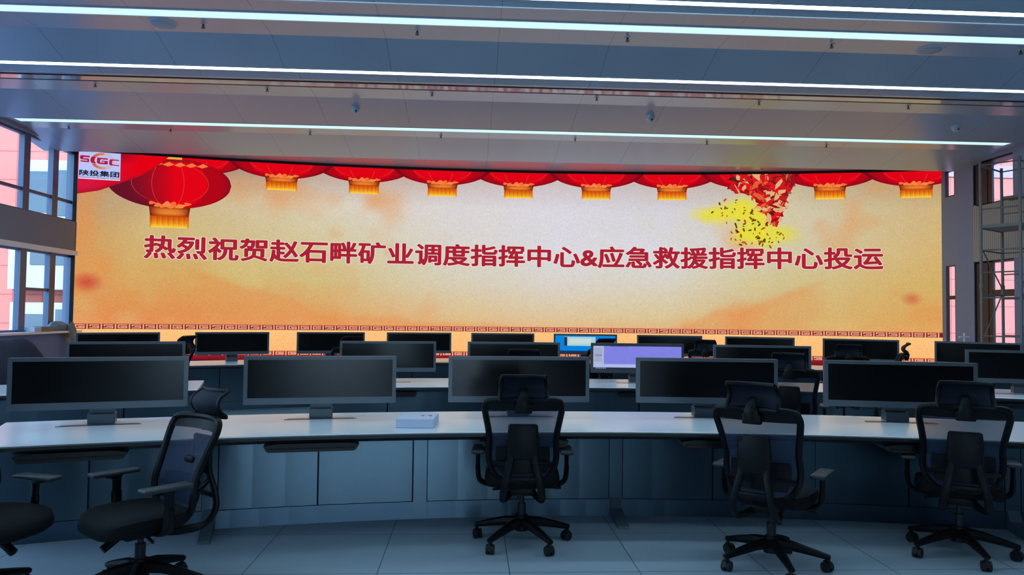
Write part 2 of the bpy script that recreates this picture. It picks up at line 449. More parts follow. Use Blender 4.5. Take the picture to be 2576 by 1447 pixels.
class Pic:
    """flat coloured shapes in screen space (s along the arc, z up), wrapped on the curved wall"""
    def __init__(s): s.v = []; s.c = []; s.f = []
    def grid(s, rows, cols):
        b = len(s.v); nr = len(rows); nc = len(rows[0])
        for r_, c_ in zip(rows, cols): s.v += r_; s.c += c_
        for i in range(nr-1):
            for j in range(nc-1):
                s.f.append((b+i*nc+j, b+i*nc+j+1, b+(i+1)*nc+j+1, b+(i+1)*nc+j))
    def poly(s, pts, col, off):
        b = len(s.v); s.v += [(p[0], p[1], off) for p in pts]; s.c += [col]*len(pts); s.f.append(tuple(range(b, b+len(pts))))
    def rect(s, s0, s1, z0, z1, col, off): s.poly([(s0, z0), (s1, z0), (s1, z1), (s0, z1)], col, off)
    def build(s, name, mat, parent, label=None):
        me = bpy.data.meshes.new(name); o0 = Vector((WX, WY+WR, 0))
        me.from_pydata([tuple(Vector(wrap(*v))-o0) for v in s.v], [], s.f)
        ca = me.color_attributes.new('Col', 'FLOAT_COLOR', 'POINT')
        for i, c in enumerate(s.c): ca.data[i].color = (*lin(c), 1)
        me.materials.append(mat)
        o = bpy.data.objects.new(name, me); C.objects.link(o); o.parent = parent
        if label: o['label'] = label
        return o

def mixc(a, b, t):
    t = max(0, min(1, t)); return tuple(x+(y-x)*t for x, y in zip(a, b))
rnd = random.Random(7)
_lat = {}
def vnoise(x, y):
    def h(i, j):
        k = (i, j)
        if k not in _lat: _lat[k] = rnd.random()
        return _lat[k]
    i, j = math.floor(x), math.floor(y); u, v = x-i, y-j
    u = u*u*(3-2*u); v = v*v*(3-2*v)
    return (h(i, j)*(1-u)+h(i+1, j)*u)*(1-v)+(h(i, j+1)*(1-u)+h(i+1, j+1)*u)*v

# backdrop colours sampled on a coarse net: s positions x z levels
BS = [-8.3, -6.3, -4.1, -1.6, .7, 3.0, 5.3, 8.3]
BZ = [1.25, 1.55, 2.2, 2.9, 3.7, 4.45]
BT = [[(244, 152, 92), (240, 150, 90), (240, 168, 104), (236, 182, 122), (236, 192, 138), (232, 186, 130), (230, 174, 108), (236, 176, 104)],
      [(232, 150, 86), (230, 152, 86), (228, 172, 106), (228, 196, 148), (228, 206, 168), (226, 204, 158), (222, 178, 112), (226, 174, 96)],
      [(224, 168, 98), (220, 176, 104), (216, 196, 134), (222, 212, 186), (224, 218, 210), (222, 216, 202), (216, 198, 146), (220, 180, 104)],
      [(216, 164, 100), (216, 190, 132), (220, 206, 160), (224, 218, 208), (226, 224, 232), (224, 223, 230), (216, 208, 180), (220, 184, 118)],
      [(190, 158, 124), (212, 190, 148), (224, 214, 192), (226, 220, 220), (226, 223, 232), (220, 217, 224), (216, 208, 184), (212, 184, 130)],
      [(150, 110, 90), (170, 130, 108), (190, 160, 150), (200, 180, 176), (206, 190, 190), (200, 182, 180), (196, 176, 150), (190, 150, 110)]]
def bgcol(s, z):
    i = 0
    while i < len(BS)-2 and s > BS[i+1]: i += 1
    j = 0
    while j < len(BZ)-2 and z > BZ[j+1]: j += 1
    u = max(0, min(1, (s-BS[i])/(BS[i+1]-BS[i]))); v = max(0, min(1, (z-BZ[j])/(BZ[j+1]-BZ[j])))
    c = mixc(mixc(BT[j][i], BT[j][i+1], u), mixc(BT[j+1][i], BT[j+1][i+1], u), v)
    # watercolour blotches, stronger towards the ends
    k = min(1, abs(s-.9)/5)
    nse = vnoise(s*1.1+20, z*1.3)+.5*vnoise(s*2.7+5, z*2.9+9)
    c = mixc(c, (236, 150, 84), (nse-.8)*1.3*k if nse > .8 else 0)
    c = mixc(c, (224, 208, 140), (.6-nse)*.8*k if nse < .6 else 0)
    for x0_, z0_, x1_, z1_ in ((-6.6, 2.55, -2.9, 1.25), (-4.2, 1.6, 1.6, 1.30), (2.9, 1.3, 6.2, 2.4)):     # orange hills of the watercolour
        if x0_ < s < x1_:
            zl = z0_+(z1_-z0_)*(s-x0_)/(x1_-x0_)+.18*(vnoise(s*2+3, 4)-.5)
            c = mixc(c, (238, 150, 84), .5*max(0, min(1, (zl-z)*9))*max(0, 1-(zl-z)*1.1)*min(1, (s-x0_)*2, (x1_-s)*2))
    for bs, bz, br, bw in ((-8.1, 2.05, .3, .8), (7.7, 1.95, .22, .55)):      # small red smudges
        d = math.hypot((s-bs)/br, (z-bz)/(br*.7)); c = mixc(c, (205, 60, 50), bw*(1-d) if d < 1 else 0)
    for ys, yz, a, b_ in ((4.55, 3.66, .82, .42), (4.85, 3.22, .82, .38), (4.1, 3.66, .75, .2)):   # yellow flash of the firecrackers
        d = math.hypot((s-ys)/a, (z-yz)/b_)
        d += .5*(vnoise(s*4, z*4)-.5)
        c = mixc(c, (238, 228, 66), 1.5*(1-d) if d < 1 else 0)
    return c
pc = Pic(); NS, NZ = 330, 70
rows = []; cols = []
for j in range(NZ+1):
    z = 1.295+(4.452-1.295)*j/NZ; rows.append([]); cols.append([])
    for i in range(NS+1):
        s = -8.3+16.6*i/NS; rows[-1].append((s, z, 0)); cols[-1].append(tuple(v*.965 for v in bgcol(s, z)))
pc.grid(rows, cols); pc.build('display_backdrop', M['disp_bg'], vw)

# lower bands with fretwork
pc = Pic()
N = 120
def band(z0, z1, c0, c1, off):
    ss = [-8.3+16.6*i/N for i in range(N+1)]
    pc.grid([[(s, z0, off) for s in ss], [(s, z1, off) for s in ss]], [[c0]*(N+1), [c1]*(N+1)])
band(.79, 1.20, (252, 186, 118), (252, 196, 128), 0)
band(.60, .705, (92, 16, 28), (150, 26, 46), 0)
pc.build('display_lower_band', M['disp_bg'], vw)
rnd = random.Random(3)
for z0, z1 in ((1.20, 1.297), (.705, .792)):
    pc = Pic(); band(z0, z1, (104, 34, 26), (122, 44, 34), .002)
    h = z1-z0; pk = (244, 160, 132); t = .0165
    band(z1-.006, z1+.004, (214, 120, 84), (214, 120, 84), .003)
    u = .232; k = 0; s = -8.28
    while s < 8.1:
        a = s+.012; b_ = s+u*.74; kind = rnd.choice('GGSE2G')
        zb, zt_ = z0+.012, z1-.014; zm = (zb+zt_)/2
        def rc(p, q, r_, w_): pc.rect(p, q, r_, w_, pk, .004)
        rc(a, b_, zb, zb+t); rc(a, b_, zt_-t, zt_)
        if kind in 'GE': rc(a, a+t*1.6, zb, zt_)
        if kind in 'G2': rc(b_-t*1.6, b_, zb, zm)
        if kind in 'S': rc(a, a+t*1.6, zm, zt_); rc(b_-t*1.6, b_, zb, zm)
        rc(a+.045, b_, zm-t/2, zm+t/2)
        if kind == '2': rc(a, a+t*1.6, zm, zt_)
        if kind == 'G': rc(a+.075, a+.075+t*1.4, zm-.03, zm)
        rc(b_+.022, b_+.022+t*1.7, zb-.008, zt_+.006)
        s += u
    pc.build('fretwork_border', M['disp'], vw)

# lanterns
def lantern(pc, cs, cz, hw, hh, ztop, off, cw, colh, frh, dark_left=False, ntop=8, collar=True):
    red, deep, dark = (226, 4, 22), (176, 6, 24), (104, 8, 26)
    rows = []; cols = []; n = 72
    lo, hi = [], []
    for i in range(n+1):
        u = -1+2*i/n; q = math.sqrt(max(0, 1-u*u)); s = cs+hw*u
        lo.append((s, min(cz-hh*q, ztop))); hi.append((s, min(cz+hh*q, ztop)))
    for j in range(ntop+1):
        r_ = []; c_ = []
        for i in range(n+1):
            u = -1+2*i/n; f = j/ntop
            s = lo[i][0]; z = lo[i][1]+(hi[i][1]-lo[i][1])*f
            v = (z-cz)/hh; e = math.sqrt(min(1, u*u+v*v*.6))
            uu_ = u/max(.05, math.sqrt(max(.0025, 1-min(.9975, v*v))))
            c = red if -.62 < uu_ < .62 else (deep if -.9 < uu_ < .9 else mixc(deep, dark, .5)); c = mixc(c, dark, max(0, e-.78)*2.4)
            c = mixc(c, (146, 6, 22), max(0, -v-.6)*1.5)
            if dark_left: c = mixc(red if uu_ < .6 else deep, (104, 18, 40), min(1, max(0, -uu_*1.25+.12))); c = mixc(c, (80, 24, 48), max(0, e-.86)*(5 if u < 0 else 3))
            r_.append((s, z, off)); c_.append(c)
        rows.append(r_); cols.append(c_)
    pc.grid(rows, cols)
    for ru in (-.62, -.3, .22, .62):                     # thin ribs
        for k in range(10):
            f0_, f1_ = k/10, (k+1)/10
            def rib(f):
                v = -1+2*f; return (cs+hw*ru*math.sqrt(max(0, 1-v*v*.96)), cz+hh*v*math.sqrt(1-ru*ru))
            p, q = rib(f0_), rib(f1_)
            if max(p[1], q[1]) < ztop: pc.poly([(p[0]-.004, p[1]), (p[0]+.006, p[1]), (q[0]+.006, q[1]), (q[0]-.004, q[1])], (214, 62, 50), off+.0012)
    zb = cz-hh
    # cloud ornament
    orn = (244, 112, 54)
    for k, (du, dv, w_, h_) in enumerate(((-.95, .40, .17, .07), (-.62, .16, .20, .085), (-.16, .28, .2, .12), (.16, .28, .2, .12), (.0, .05, .26, .07), (.62, .16, .20, .085), (.95, .40, .17, .07), (-.4, .02, .13, .06), (.42, .02, .13, .06))):
        x = cs+du*cw*.92; z = zb+.035+dv*colh*1.0
        pts = []
        for a in range(14):
            an = 2*PI*a/14; rr = 1+.22*math.cos(3*an+k)
            pts.append((x+w_*cw*rr*math.cos(an), z+h_*(.26+colh*1.1)*rr*math.sin(an)))
        pc.poly(pts, mixc(orn, (250, 150, 80), .3*(k % 3)), off+.0015)
    if not collar: return
    # collar and fringe
    zc0, zc1 = zb+.02-colh, zb+.03
    n = 14; rows = []; cols = []
    for j, (z, wd) in enumerate(((zc1, 1.02), (zc1-colh*.35, 1.0), (zc0+colh*.3, .97), (zc0, .96))):
        rows.append([]); cols.append([])
        for i in range(n+1):
            u = -1+2*i/n; rows[-1].append((cs+cw*u*wd, z, off+.001))
            c = mixc((240, 132, 46), (120, 30, 16), abs(u)**3); c = mixc(c, (110, 24, 16), (.75, .1, 0, .55)[j]); cols[-1].append(c)
    pc.grid(rows, cols)
    n = 36; rows = []; cols = []
    for j in range(4):
        rows.append([]); cols.append([])
        for i in range(n+1):
            u = -1+2*i/n; z = zc0-frh*j/3
            st = (i*7 % 5)/4
            c = mixc(mixc((214, 84, 16), (248, 158, 26), j/1.6), (255, 214, 66), (j-1.5)/1.5)
            c = mixc(c, (190, 62, 10), (.95-.25*j)*st if j < 3 else 0); c = mixc(c, (170, 60, 20), max(0, abs(u)-.9)*6)
            rows[-1].append((cs+cw*u*.96, z, off+.001)); cols[-1].append(c)
    pc.grid(rows, cols)
ZTOP = 4.452
for k, cs in enumerate((-6.32, -4.745, -3.16, -1.6, -.05, 1.546, 3.095, 4.65, 6.2, 7.36+.43)):
    pc = Pic()
    lantern(pc, cs, 4.555, 1.0, .40, ZTOP, .0035+.0045*(k % 2), .305, .08, .165, collar=(k != 7))
    if k == 9:   # the end of the wall cuts the last lantern
        keep = [i for i, v in enumerate(pc.v)]
        pc.v = [(min(v[0], 8.3), v[1], v[2]) for v in pc.v]
    pc.build('lantern_picture', M['disp'], vw)
pc = Pic()
lantern(pc, -6.75, 3.955, 1.08, .485, ZTOP, .013, .352, .16, .22, True, 16)
pc.rect(-7.0, -6.56, 4.40, ZTOP, (244, 170, 74), .0135); pc.rect(-6.95, -6.42, 4.36, 4.41, (150, 20, 26), .0137)
for k in range(5):
    x = -7.0+.2*k
    pc.poly([(x-.1, 4.30), (x, 4.27), (x+.11, 4.31), (x+.02, 4.36)], (244, 120, 62), .015)
pc.build('lantern_picture', M['disp'], vw, 'big red lantern with dark side and yellow fringe')
# red drape in the corner
pc = Pic()
cur = [(-8.3, 3.66), (-7.95, 3.74), (-7.62, 3.89), (-7.27, 4.05), (-7.03, 4.22), (-6.88, 4.36), (-6.79, ZTOP)]
n = 40; rows = []; cols = []
for j in range(9):
    rows.append([]); cols.append([])
    for i in range(n+1):
        s = -8.3+1.51*i/n; z0 = lerp_table(cur, s); f = j/8; z = z0+(ZTOP-z0)*f
        c = mixc((214, 22, 62), (228, 0, 18), (s+8.1)/.9); c = mixc(c, (150, 20, 40), max(0, .14-f)*5)
        if z > 4.25 and s < -7.3: c = mixc(c, (110, 10, 28), min(1, (z-4.25)*4)*min(1, (-7.3-s)*3))
        rows[-1].append((s, z, .018)); cols[-1].append(c)
pc.grid(rows, cols); pc.build('drape_picture', M['disp'], vw)
# firecracker string
rnd = random.Random(11); pc = Pic()
core = [(4.33, 4.44), (5.42, 4.44), (5.5, 4.2), (5.3, 3.8), (5.22, 3.5), (5.08, 3.47), (4.9, 3.7), (4.75, 4.0), (4.3, 4.12)]
pc.poly(core, (168, 22, 26), .0125)
pal = [(206, 24, 30)]*5+[(150, 18, 26)]*4+[(226, 92, 52)]*2+[(222, 176, 124)]*3+[(120, 70, 50)]+[(232, 20, 30)]*2+[(88, 30, 26)]
def inside(p, poly):
    r_ = False
    for i in range(len(poly)):
        a, b_ = poly[i], poly[i-1]
        if (a[1] > p[1]) != (b_[1] > p[1]) and p[0] < (b_[0]-a[0])*(p[1]-a[1])/(b_[1]-a[1])+a[0]: r_ = not r_
    return r_
k = 0
while k < 300:
    p = (4.2+1.35*rnd.random(), 3.42+1.02*rnd.random())
    if not inside(p, core): continue
    a = rnd.random()*2*PI; L = .05+.12*rnd.random(); W_ = .014+.04*rnd.random(); d = (math.cos(a), math.sin(a)); e = (-d[1], d[0])
    pts = [(p[0]+d[0]*x*L+e[0]*y*W_, min(ZTOP, p[1]+d[1]*x*L+e[1]*y*W_)) for x, y in ((-1, -.5), (.2, -1.1), (1, .2), (.1, 1.0), (-.8, .8))]
    pc.poly(pts, rnd.choice(pal), .021+.000018*k); k += 1
for k in range(90):
    q = rnd.choice(((4.45, 3.68, .62, .3), (4.85, 3.22, .62, .26)))
    a = rnd.random()*2*PI; rr = math.sqrt(rnd.random()); x, z = q[0]+q[2]*rr*math.cos(a), q[1]+q[3]*rr*math.sin(a)
    sz = .012+.02*rnd.random(); an = rnd.random()*PI
    pts = [(x+sz*1.5*math.cos(an)*u-sz*.7*math.sin(an)*v, z+sz*1.5*math.sin(an)*u+sz*.7*math.cos(an)*v) for u, v in ((-1, -.6), (.6, -1), (1, .5), (-.5, 1))]
    pc.poly(pts, rnd.choice([(96, 62, 24), (70, 52, 22), (190, 70, 30), (120, 84, 30)]), .004)
pc.build('firecracker_picture', M['disp'], vw)

def text_shape(body, offset):
    c = bpy.data.curves.new('t', 'FONT'); c.body = body; c.size = 1; c.offset = offset
    o = bpy.data.objects.new('t', c); C.objects.link(o); bpy.context.view_layer.update()
    me = bpy.data.meshes.new_from_object(o.evaluated_get(bpy.context.evaluated_depsgraph_get()))
    vs = [(v.co.x, v.co.y) for v in me.vertices]; fs = [tuple(p.vertices) for p in me.polygons]
    bpy.data.objects.remove(o); bpy.data.curves.remove(c); bpy.data.meshes.remove(me)
    return vs, fs
def put_text(pc, body, s0, s1, z0, z1, col, off, bold=.0, fit=None):
    """text scaled into the box; returns the extents used so that an outline can share them"""
    vs, fs = text_shape(body, bold)
    ex = fit or (min(v[0] for v in vs), max(v[0] for v in vs), min(v[1] for v in vs), max(v[1] for v in vs))
    b = len(pc.v)
    for x, y in vs:
        pc.v.append((s0+(s1-s0)*(x-ex[0])/(ex[1]-ex[0]), z0+(z1-z0)*(y-ex[2])/(ex[3]-ex[2]), off)); pc.c.append(col)
    pc.f += [tuple(b+i for i in f) for f in fs]
    return ex
slogan = '热烈祝贺赵石畔矿业调度指挥中心&应急救援指挥中心投运'
pc = Pic()
def bold_text(pc, body, s0, s1, z0, z1, col, off, dx, dz, n=8, fit=None):
    ex = fit
    for k in range(n):
        a = 2*PI*k/n; x, z = dx*math.cos(a), dz*math.sin(a)
        ex = put_text(pc, body, s0+x, s1+x, z0+z, z1+z, col, off+.0002*k, 0, fit)
    return ex
bold_text(pc, slogan, -7.16, 7.175, 2.53, 2.955, (170, 34, 52), .012, .017, .012)
bold_text(pc, slogan, -7.16, 7.175, 2.53, 2.955, (240, 228, 222), .006, .029, .022, 12)
pc.build('slogan_lettering', M['disp'], vw, 'bold dark red slogan in large characters with pale outline')

# company logo in the corner
pc = Pic()
pc.rect(-8.29, -7.605, 3.94, ZTOP-.004, (186, 196, 246), .021); pc.rect(-8.29, -7.605, 3.94, 3.955, (226, 222, 246), .0240)
lg = pc.build('logo_panel', M['disp'], vw)
pc = Pic()
def px(x, y): return (-8.29+.685*(x-185)/(1170-185), 4.448-.508*(y-105)/(830-105))     # logo drawing coordinates
def ring(cx, cy, r0_, r1_, a0, a1, col0, col1, off, n=28, ky=.93):
    rows = [[], []]; cols = [[], []]
    for i in range(n+1):
        a = R(a0+(a1-a0)*i/n)
        for j, r_ in enumerate((r0_, r1_)):
            p = px(cx+r_*math.cos(a)*1.18, cy-r_*math.sin(a)*ky); rows[j].append((p[0], p[1], off)); cols[j].append(mixc(col0, col1, i/n))
    pc.grid(rows, cols)
ring(745, 335, 165, 235, 80, 155, (222, 140, 110), (206, 92, 52), .0250); ring(745, 335, 165, 235, 205, 290, (206, 92, 52), (226, 160, 130), .0250)
for r_ in (180, 202, 224): ring(745, 335, r_, r_+11, 290, 440, (222, 160, 140), (214, 170, 160), .0250)
def shp(pts, col=(178, 26, 62), off=.027): pc.poly([px(*p) for p in pts], col, off)
wh = (196, 204, 250)
shp([(215, 235), (245, 215), (440, 220), (440, 262), (290, 262), (290, 292), (410, 292), (430, 310), (430, 392), (240, 385), (215, 350), (390, 352), (390, 330), (240, 325), (215, 300)])
shp([(480, 240), (590, 240), (560, 285), (553, 340), (590, 405), (480, 405), (455, 340), (462, 285)])
shp([(620, 250), (866, 255), (866, 292), (700, 290), (685, 310), (685, 372), (790, 375), (790, 350), (715, 350), (715, 322), (868, 325), (868, 410), (840, 418), (640, 412), (610, 385), (610, 290)])
shp([(925, 272), (1120, 272), (1142, 302), (985, 302), (970, 320), (970, 395), (985, 410), (1140, 412), (1135, 440), (925, 432), (900, 405), (900, 310)])
bold_text(pc, '陕投集团', -8.27, -7.625, 4.002, 4.103, (24, 34, 60), .0250, .005, .004, 6)
put_text(pc, 'SHAANXI INVESTMENT GROUP', -8.28, -7.615, 3.957, 3.985, (120, 60, 90), .0250, .0)
mk = pc.build('logo_lettering', M['disp'], lg); mk.parent = lg

# ------------------------------------------------------------------ desks
def desk(label, cx, cy, rf, rb, a0, a1, tray_angles, columns, panels, feet, flaps, loc_a, foff=.72, group='curved control desks'):
    rm = (rf+rb)/2
    t = thing('control_desk', label, 'desk', (cx+rm*math.sin(R(loc_a)), cy+rm*math.cos(R(loc_a)), 0), 0, group)
    zt = .76
    b = B(); arc(b, cx, cy, [(rf+.012, zt-.008), (rf+.02, zt), (rb-.01, zt), (rb, zt-.01), (rb, zt-.03), (rf+.012, zt-.03)], a0, a1, int((a1-a0)*1.5)); obj('worktop', b, M['white_top'], t, True, True)
    b = B(); arc(b, cx, cy, [(rf+.014, zt-.006), (rf, zt-.012), (rf-.004, zt-.03), (rf+.02, zt-.052), (rf+.06, zt-.058), (rf+.06, zt-.031), (rf+.014, zt-.031)], a0, a1, int((a1-a0)*1.5)); obj('edge_trim', b, M['edge'], t, True, True)
    rc = rf+.72
    b = B(); arc(b, cx, cy, [(rc+.022, 0.0), (rb-.06, 0.0), (rb-.06, zt-.031), (rc+.022, zt-.031)], a0+.15, a1-.15, int(a1-a0)); obj('cabinet_body', b, M['body'], t, False, True)
    b = B(); arc(b, cx, cy, [(rc+.004, 0.0), (rc+.021, 0.0), (rc+.021, .128), (rc+.004, .128)], a0+.15, a1-.15, int(a1-a0)); obj('plinth', b, M['plinth'], t, False, True)
    for p0, p1 in panels:
        b = B(); arc(b, cx, cy, [(rc, .134), (rc+.021, .134), (rc+.021, zt-.035), (rc, zt-.035)], p0+.03, p1-.03, max(2, int(p1-p0))); obj('door', b, M['cab'], t, False, True)
    wdt = .05/rc*180/PI
    for i, c in enumerate(columns):
        b = B(); arc(b, cx, cy, [(rc-.004, .02), (rc+.021, .02), (rc+.021, zt-.033), (rc-.004, zt-.033)], c-wdt, c+wdt, 1); col = obj('column', b, M['cab'], t, False, True)
        if c in feet:
            A = R(c); MX = Matrix.Translation((cx, cy, 0)) @ Matrix.Rotation(-A, 4, 'Z')
            b = B(); q = [(-.045, rc), (.045, rc), (.06, rc-.33), (-.03, rc-.33)]
            prism(b, [(rc+.0, 0), (rc+.0, .15), (rc-.06, .075), (rc-.34, .018), (rc-.36, 0)], 0, -.04, .04)
            b.transform(MX); obj('foot', b, M['leg'], t, False, True)
    for c in tray_angles:
        MX = Matrix.Translation((cx, cy, 0)) @ Matrix.Rotation(-R(c), 4, 'Z')
        b = B(); prism(b, [(-.28, .655), (.28, .655), (.30, .69), (.22, .703), (-.22, .703), (-.30, .69)], 1, rf+.02, rf+.33); box(b, -.27, .27, rf+.005, rf+.02, .652, .672)
        b.transform(MX); obj('keyboard_tray', b, M['tray'], t, False, True)
    for c in flaps:
        MX = Matrix.Translation((cx, cy, 0)) @ Matrix.Rotation(-R(c), 4, 'Z')
        b = B(); box(b, -.26, .26, rf+foff, rf+foff+.015, zt, zt+.003); box(b, -.24, .24, rf+foff+.015, rf+foff+.065, zt, zt+.0015); b.transform(MX)
        obj('cable_flap', b, M['flap'], t, False, True)
    return t
NC = (.9, -5.75); NA = [-17.31, -10.01, -2.58, 4.72, 11.92]
cols_n = [-13.76, -6.33, 1.17, 8.53, 15.7, -20.6+.0]
pan = []
edges = [(-20.3, -17.56), (-17.56, -14.0), (-13.5, -10.06), (-10.06, -6.6), (-6.08, -2.6), (-2.6, .93), (1.42, 4.91), (4.91, 8.29), (8.78, 12.16), (12.16, 15.45), (15.95, 19.3), (19.3, 22.4)]
desk('long curved white-topped front desk with grey doors, nearest the camera', *NC, 10.80, 11.87, -20.3, 22.4, [a-.2 for a in NA]+[19.1],
     cols_n[:5], edges, [-13.76, 1.17, 15.7], [a+.0 for a in NA], 0)
MC = (.9, -4.85)
def even(a0, a1, n): return [(a0+(a1-a0)*i/n, a0+(a1-a0)*(i+1)/n) for i in range(n)]
desk('white-topped middle desk between the front desk and far desk, under four monitors', *MC, 13.0, 14.1, -10.9, 14.0, [-7.8, -1.62, 4.52, 10.54],
     [-4.7, 1.4, 7.5], even(-10.9, 14.0, 8), [], [-7.8, -1.62, 4.52, 10.54], 1, .55)
desk('short middle-row desk section beside the window wall', *MC, 13.0, 14.1, -32, -16.2, [-19.2, -25.6], [-22.4], even(-32, -16.2, 5), [], [-19.2, -25.6], -24, .45)
desk('short middle-row desk section beside the scaffold', *MC, 13.0, 14.1, 17.6, 35, [21.57, 28.5], [25], even(17.6, 35, 5), [], [21.57, 28.5], 26, .45)
FC = (.83, 2.535)
FA = [-34.58, -25.83, -17.42, -9.35, -1.41, 6.49, 14.4, 22.49, 30.85, 39.5]
desk('long curved far desk right before the video wall', *FC, 9.75, 10.85, -39.5, 44.5, [], [], even(-39.5, 44.5, 20), [], [], 0)

# ------------------------------------------------------------------ monitors
W2, ZB0, ZT0 = .55, .11, .463
def monitor(label, loc, rz, group, picture=None):
    t = thing('monitor', label, 'monitor', loc, rz, group)
    b = B(); y0, y1 = -.022, .004
    sx, st, sb = .028, .026, .048
    for q in ((-W2, -W2+sx, ZB0, ZT0), (W2-sx, W2, ZB0, ZT0), (-W2+sx, W2-sx, ZT0-st, ZT0), (-W2+sx, W2-sx, ZB0, ZB0+sb)):
        box(b, q[0], q[1], y0, y1, q[2], q[3])
    bmesh.ops.remove_doubles(b, verts=b.verts[:], dist=1e-5)
    obj('bezel', b, M['silver'] if not (picture and picture[0]) else M['darkbezel'], t)
    b = B(); rbox(b, -W2, W2, .004, .03, ZB0, ZT0, .006); rbox(b, -.3, .3, .03, .055, ZB0+.06, ZT0-.06, .01); obj('back_shell', b, M['silver'], t)
    b = B()
    x0, x1, z0, z1 = -W2+sx, W2-sx, ZB0+sb, ZT0-st
    if picture is None:
        box(b, x0, x1, -.014, .003, z0, z1); obj('screen', b, M['glass'], t)
    else:
        mats = [M['glass']]; box(b, x0, x1, -.014, .003, z0, z1)
        for (u0, u1, v0, v1, col) in picture[1]:
            m = emitter('screen_colour', col, 1.0); mats.append(m)
            yy = -.0145-.0002*len(mats)
            f = b.faces.new([b.verts.new(p) for p in ((x0+(x1-x0)*u0, yy, z0+(z1-z0)*v0), (x0+(x1-x0)*u1, yy, z0+(z1-z0)*v0), (x0+(x1-x0)*u1, yy, z0+(z1-z0)*v1), (x0+(x1-x0)*u0, yy, z0+(z1-z0)*v1))])
            f.material_index = len(mats)-1
        obj('screen', b, mats, t, label='lit screen')
    b = B(); rbox(b, -.085, .085, .035, .15, 0, .07, .004); obj('stand_base', b, M['stand'], t)
    b = B(); box(b, -.08, .08, .075, .12, .068, .30); box(b, -.05, .05, .05, .08, .2, .29); obj('stand_neck', b, M['stand'], t)
    return t
M['darkbezel'] = material('dark_grey_bezel', (64, 70, 80), .4)
def on(cx, cy, r, a, z=.7605): return (cx+r*math.sin(R(a)), cy+r*math.cos(R(a)), z)
gN, gM, gF = 'wide monitors on the front desk', 'monitors on the middle-row desks', 'monitors on the far desk'
near_labels = ['wide blank monitor on the front desk, beside the headrest of the side-turned chair',
               'wide blank monitor on the front desk, between side-turned chair and white box',
               'wide blank monitor on the front desk, behind the headrest of the squarely tucked-in chair',
               'wide blank monitor on the front desk, overlapping the purple-lit monitor behind it',
               'wide blank monitor on the front desk, last one towards the scaffold']
proto = None
for a, lb in zip(NA, near_labels):
    l = on(*NC, 11.565, a)
    if proto is None: proto = monitor(lb, l, -R(a), gN)
    else: dup(proto, l, -R(a), lb, gN)
for r_, a, lb in ((13.56, -26.3, 'blank monitor on the short middle-row desk, cut by the picture edge, before the dark coat'),
              (13.54, -19.22, 'blank monitor on the short middle-row desk, beside the window wall, rising over the front desk'),
              (13.69, -7.79, 'greyish blank monitor on the middle desk, first one after the aisle gap'),
              (13.71, -1.62, 'blank monitor on the middle desk, straight behind the tucked-in centre chair'),
              (13.61, 10.54, 'blank monitor on the middle desk with a chair back in front, beside the purple-lit one'),
              (13.56, 21.9, 'blank monitor on the middle-row desk section below the scaffold')):
    dup(proto, on(*MC, r_, a), -R(a), lb, gM)
monitor('monitor on the middle desk lit with a purple window', on(*MC, 13.68, 4.52), -R(4.52), gM,
        (True, [(0, 1, 0, 1, (40, 44, 60)), (0, 1, .06, .97, (128, 130, 226)), (0, .12, .16, .97, (176, 184, 212)), (.012, .1, .3, .9, (160, 170, 200)), (.02, .10, .55, .6, (120, 130, 170)),
                (0, 1, .06, .2, (172, 186, 232)), (.6, .78, .2, .215, (70, 70, 130)), (.2, .4, .95, .965, (60, 60, 100))]
         + [(.2+.11*(i % 7), .27+.11*(i % 7), .3+.08*(i % 8), .308+.08*(i % 8), (104, 106, 200)) for i in range(16)]
         + [(.03+.02*i, .04+.02*i, .015, .04, (210, 220, 250)) for i in range(6)]))
far_labels = ['first monitor from the window wall on the far desk, mostly hidden by a nearer monitor',
              'second monitor from the window wall on the far desk, fully visible with its stand',
              'third monitor from the window wall on the far desk', 'fourth monitor from the window wall on the far desk',
              'blank monitor on the far desk just before the blue-lit one', None,
              'blank monitor on the far desk right after the blue-lit one', 'second monitor after the blue-lit one on the far desk',
              'third monitor after the blue-lit one on the far desk, with chair headrests before it',
              'last monitor on the far desk, angled beside the scaffold']
for a, lb in zip(FA, far_labels):
    l = on(FC[0]-.02, FC[1], 10.446, a)
    if lb: dup(proto, l, -R(a), lb, gF)
    else:
        monitor('monitor on the far desk lit with a blue desktop', l, -R(a), gF,
                (True, [(0, 1, 0, 1, (6, 132, 222)), (.15, .67, .36, .92, (176, 206, 216)), (.15, .2, .36, .9, (40, 52, 66)), (.24, .6, .5, .8, (196, 220, 214)), (0, 1, 0, .05, (8, 60, 120))]))

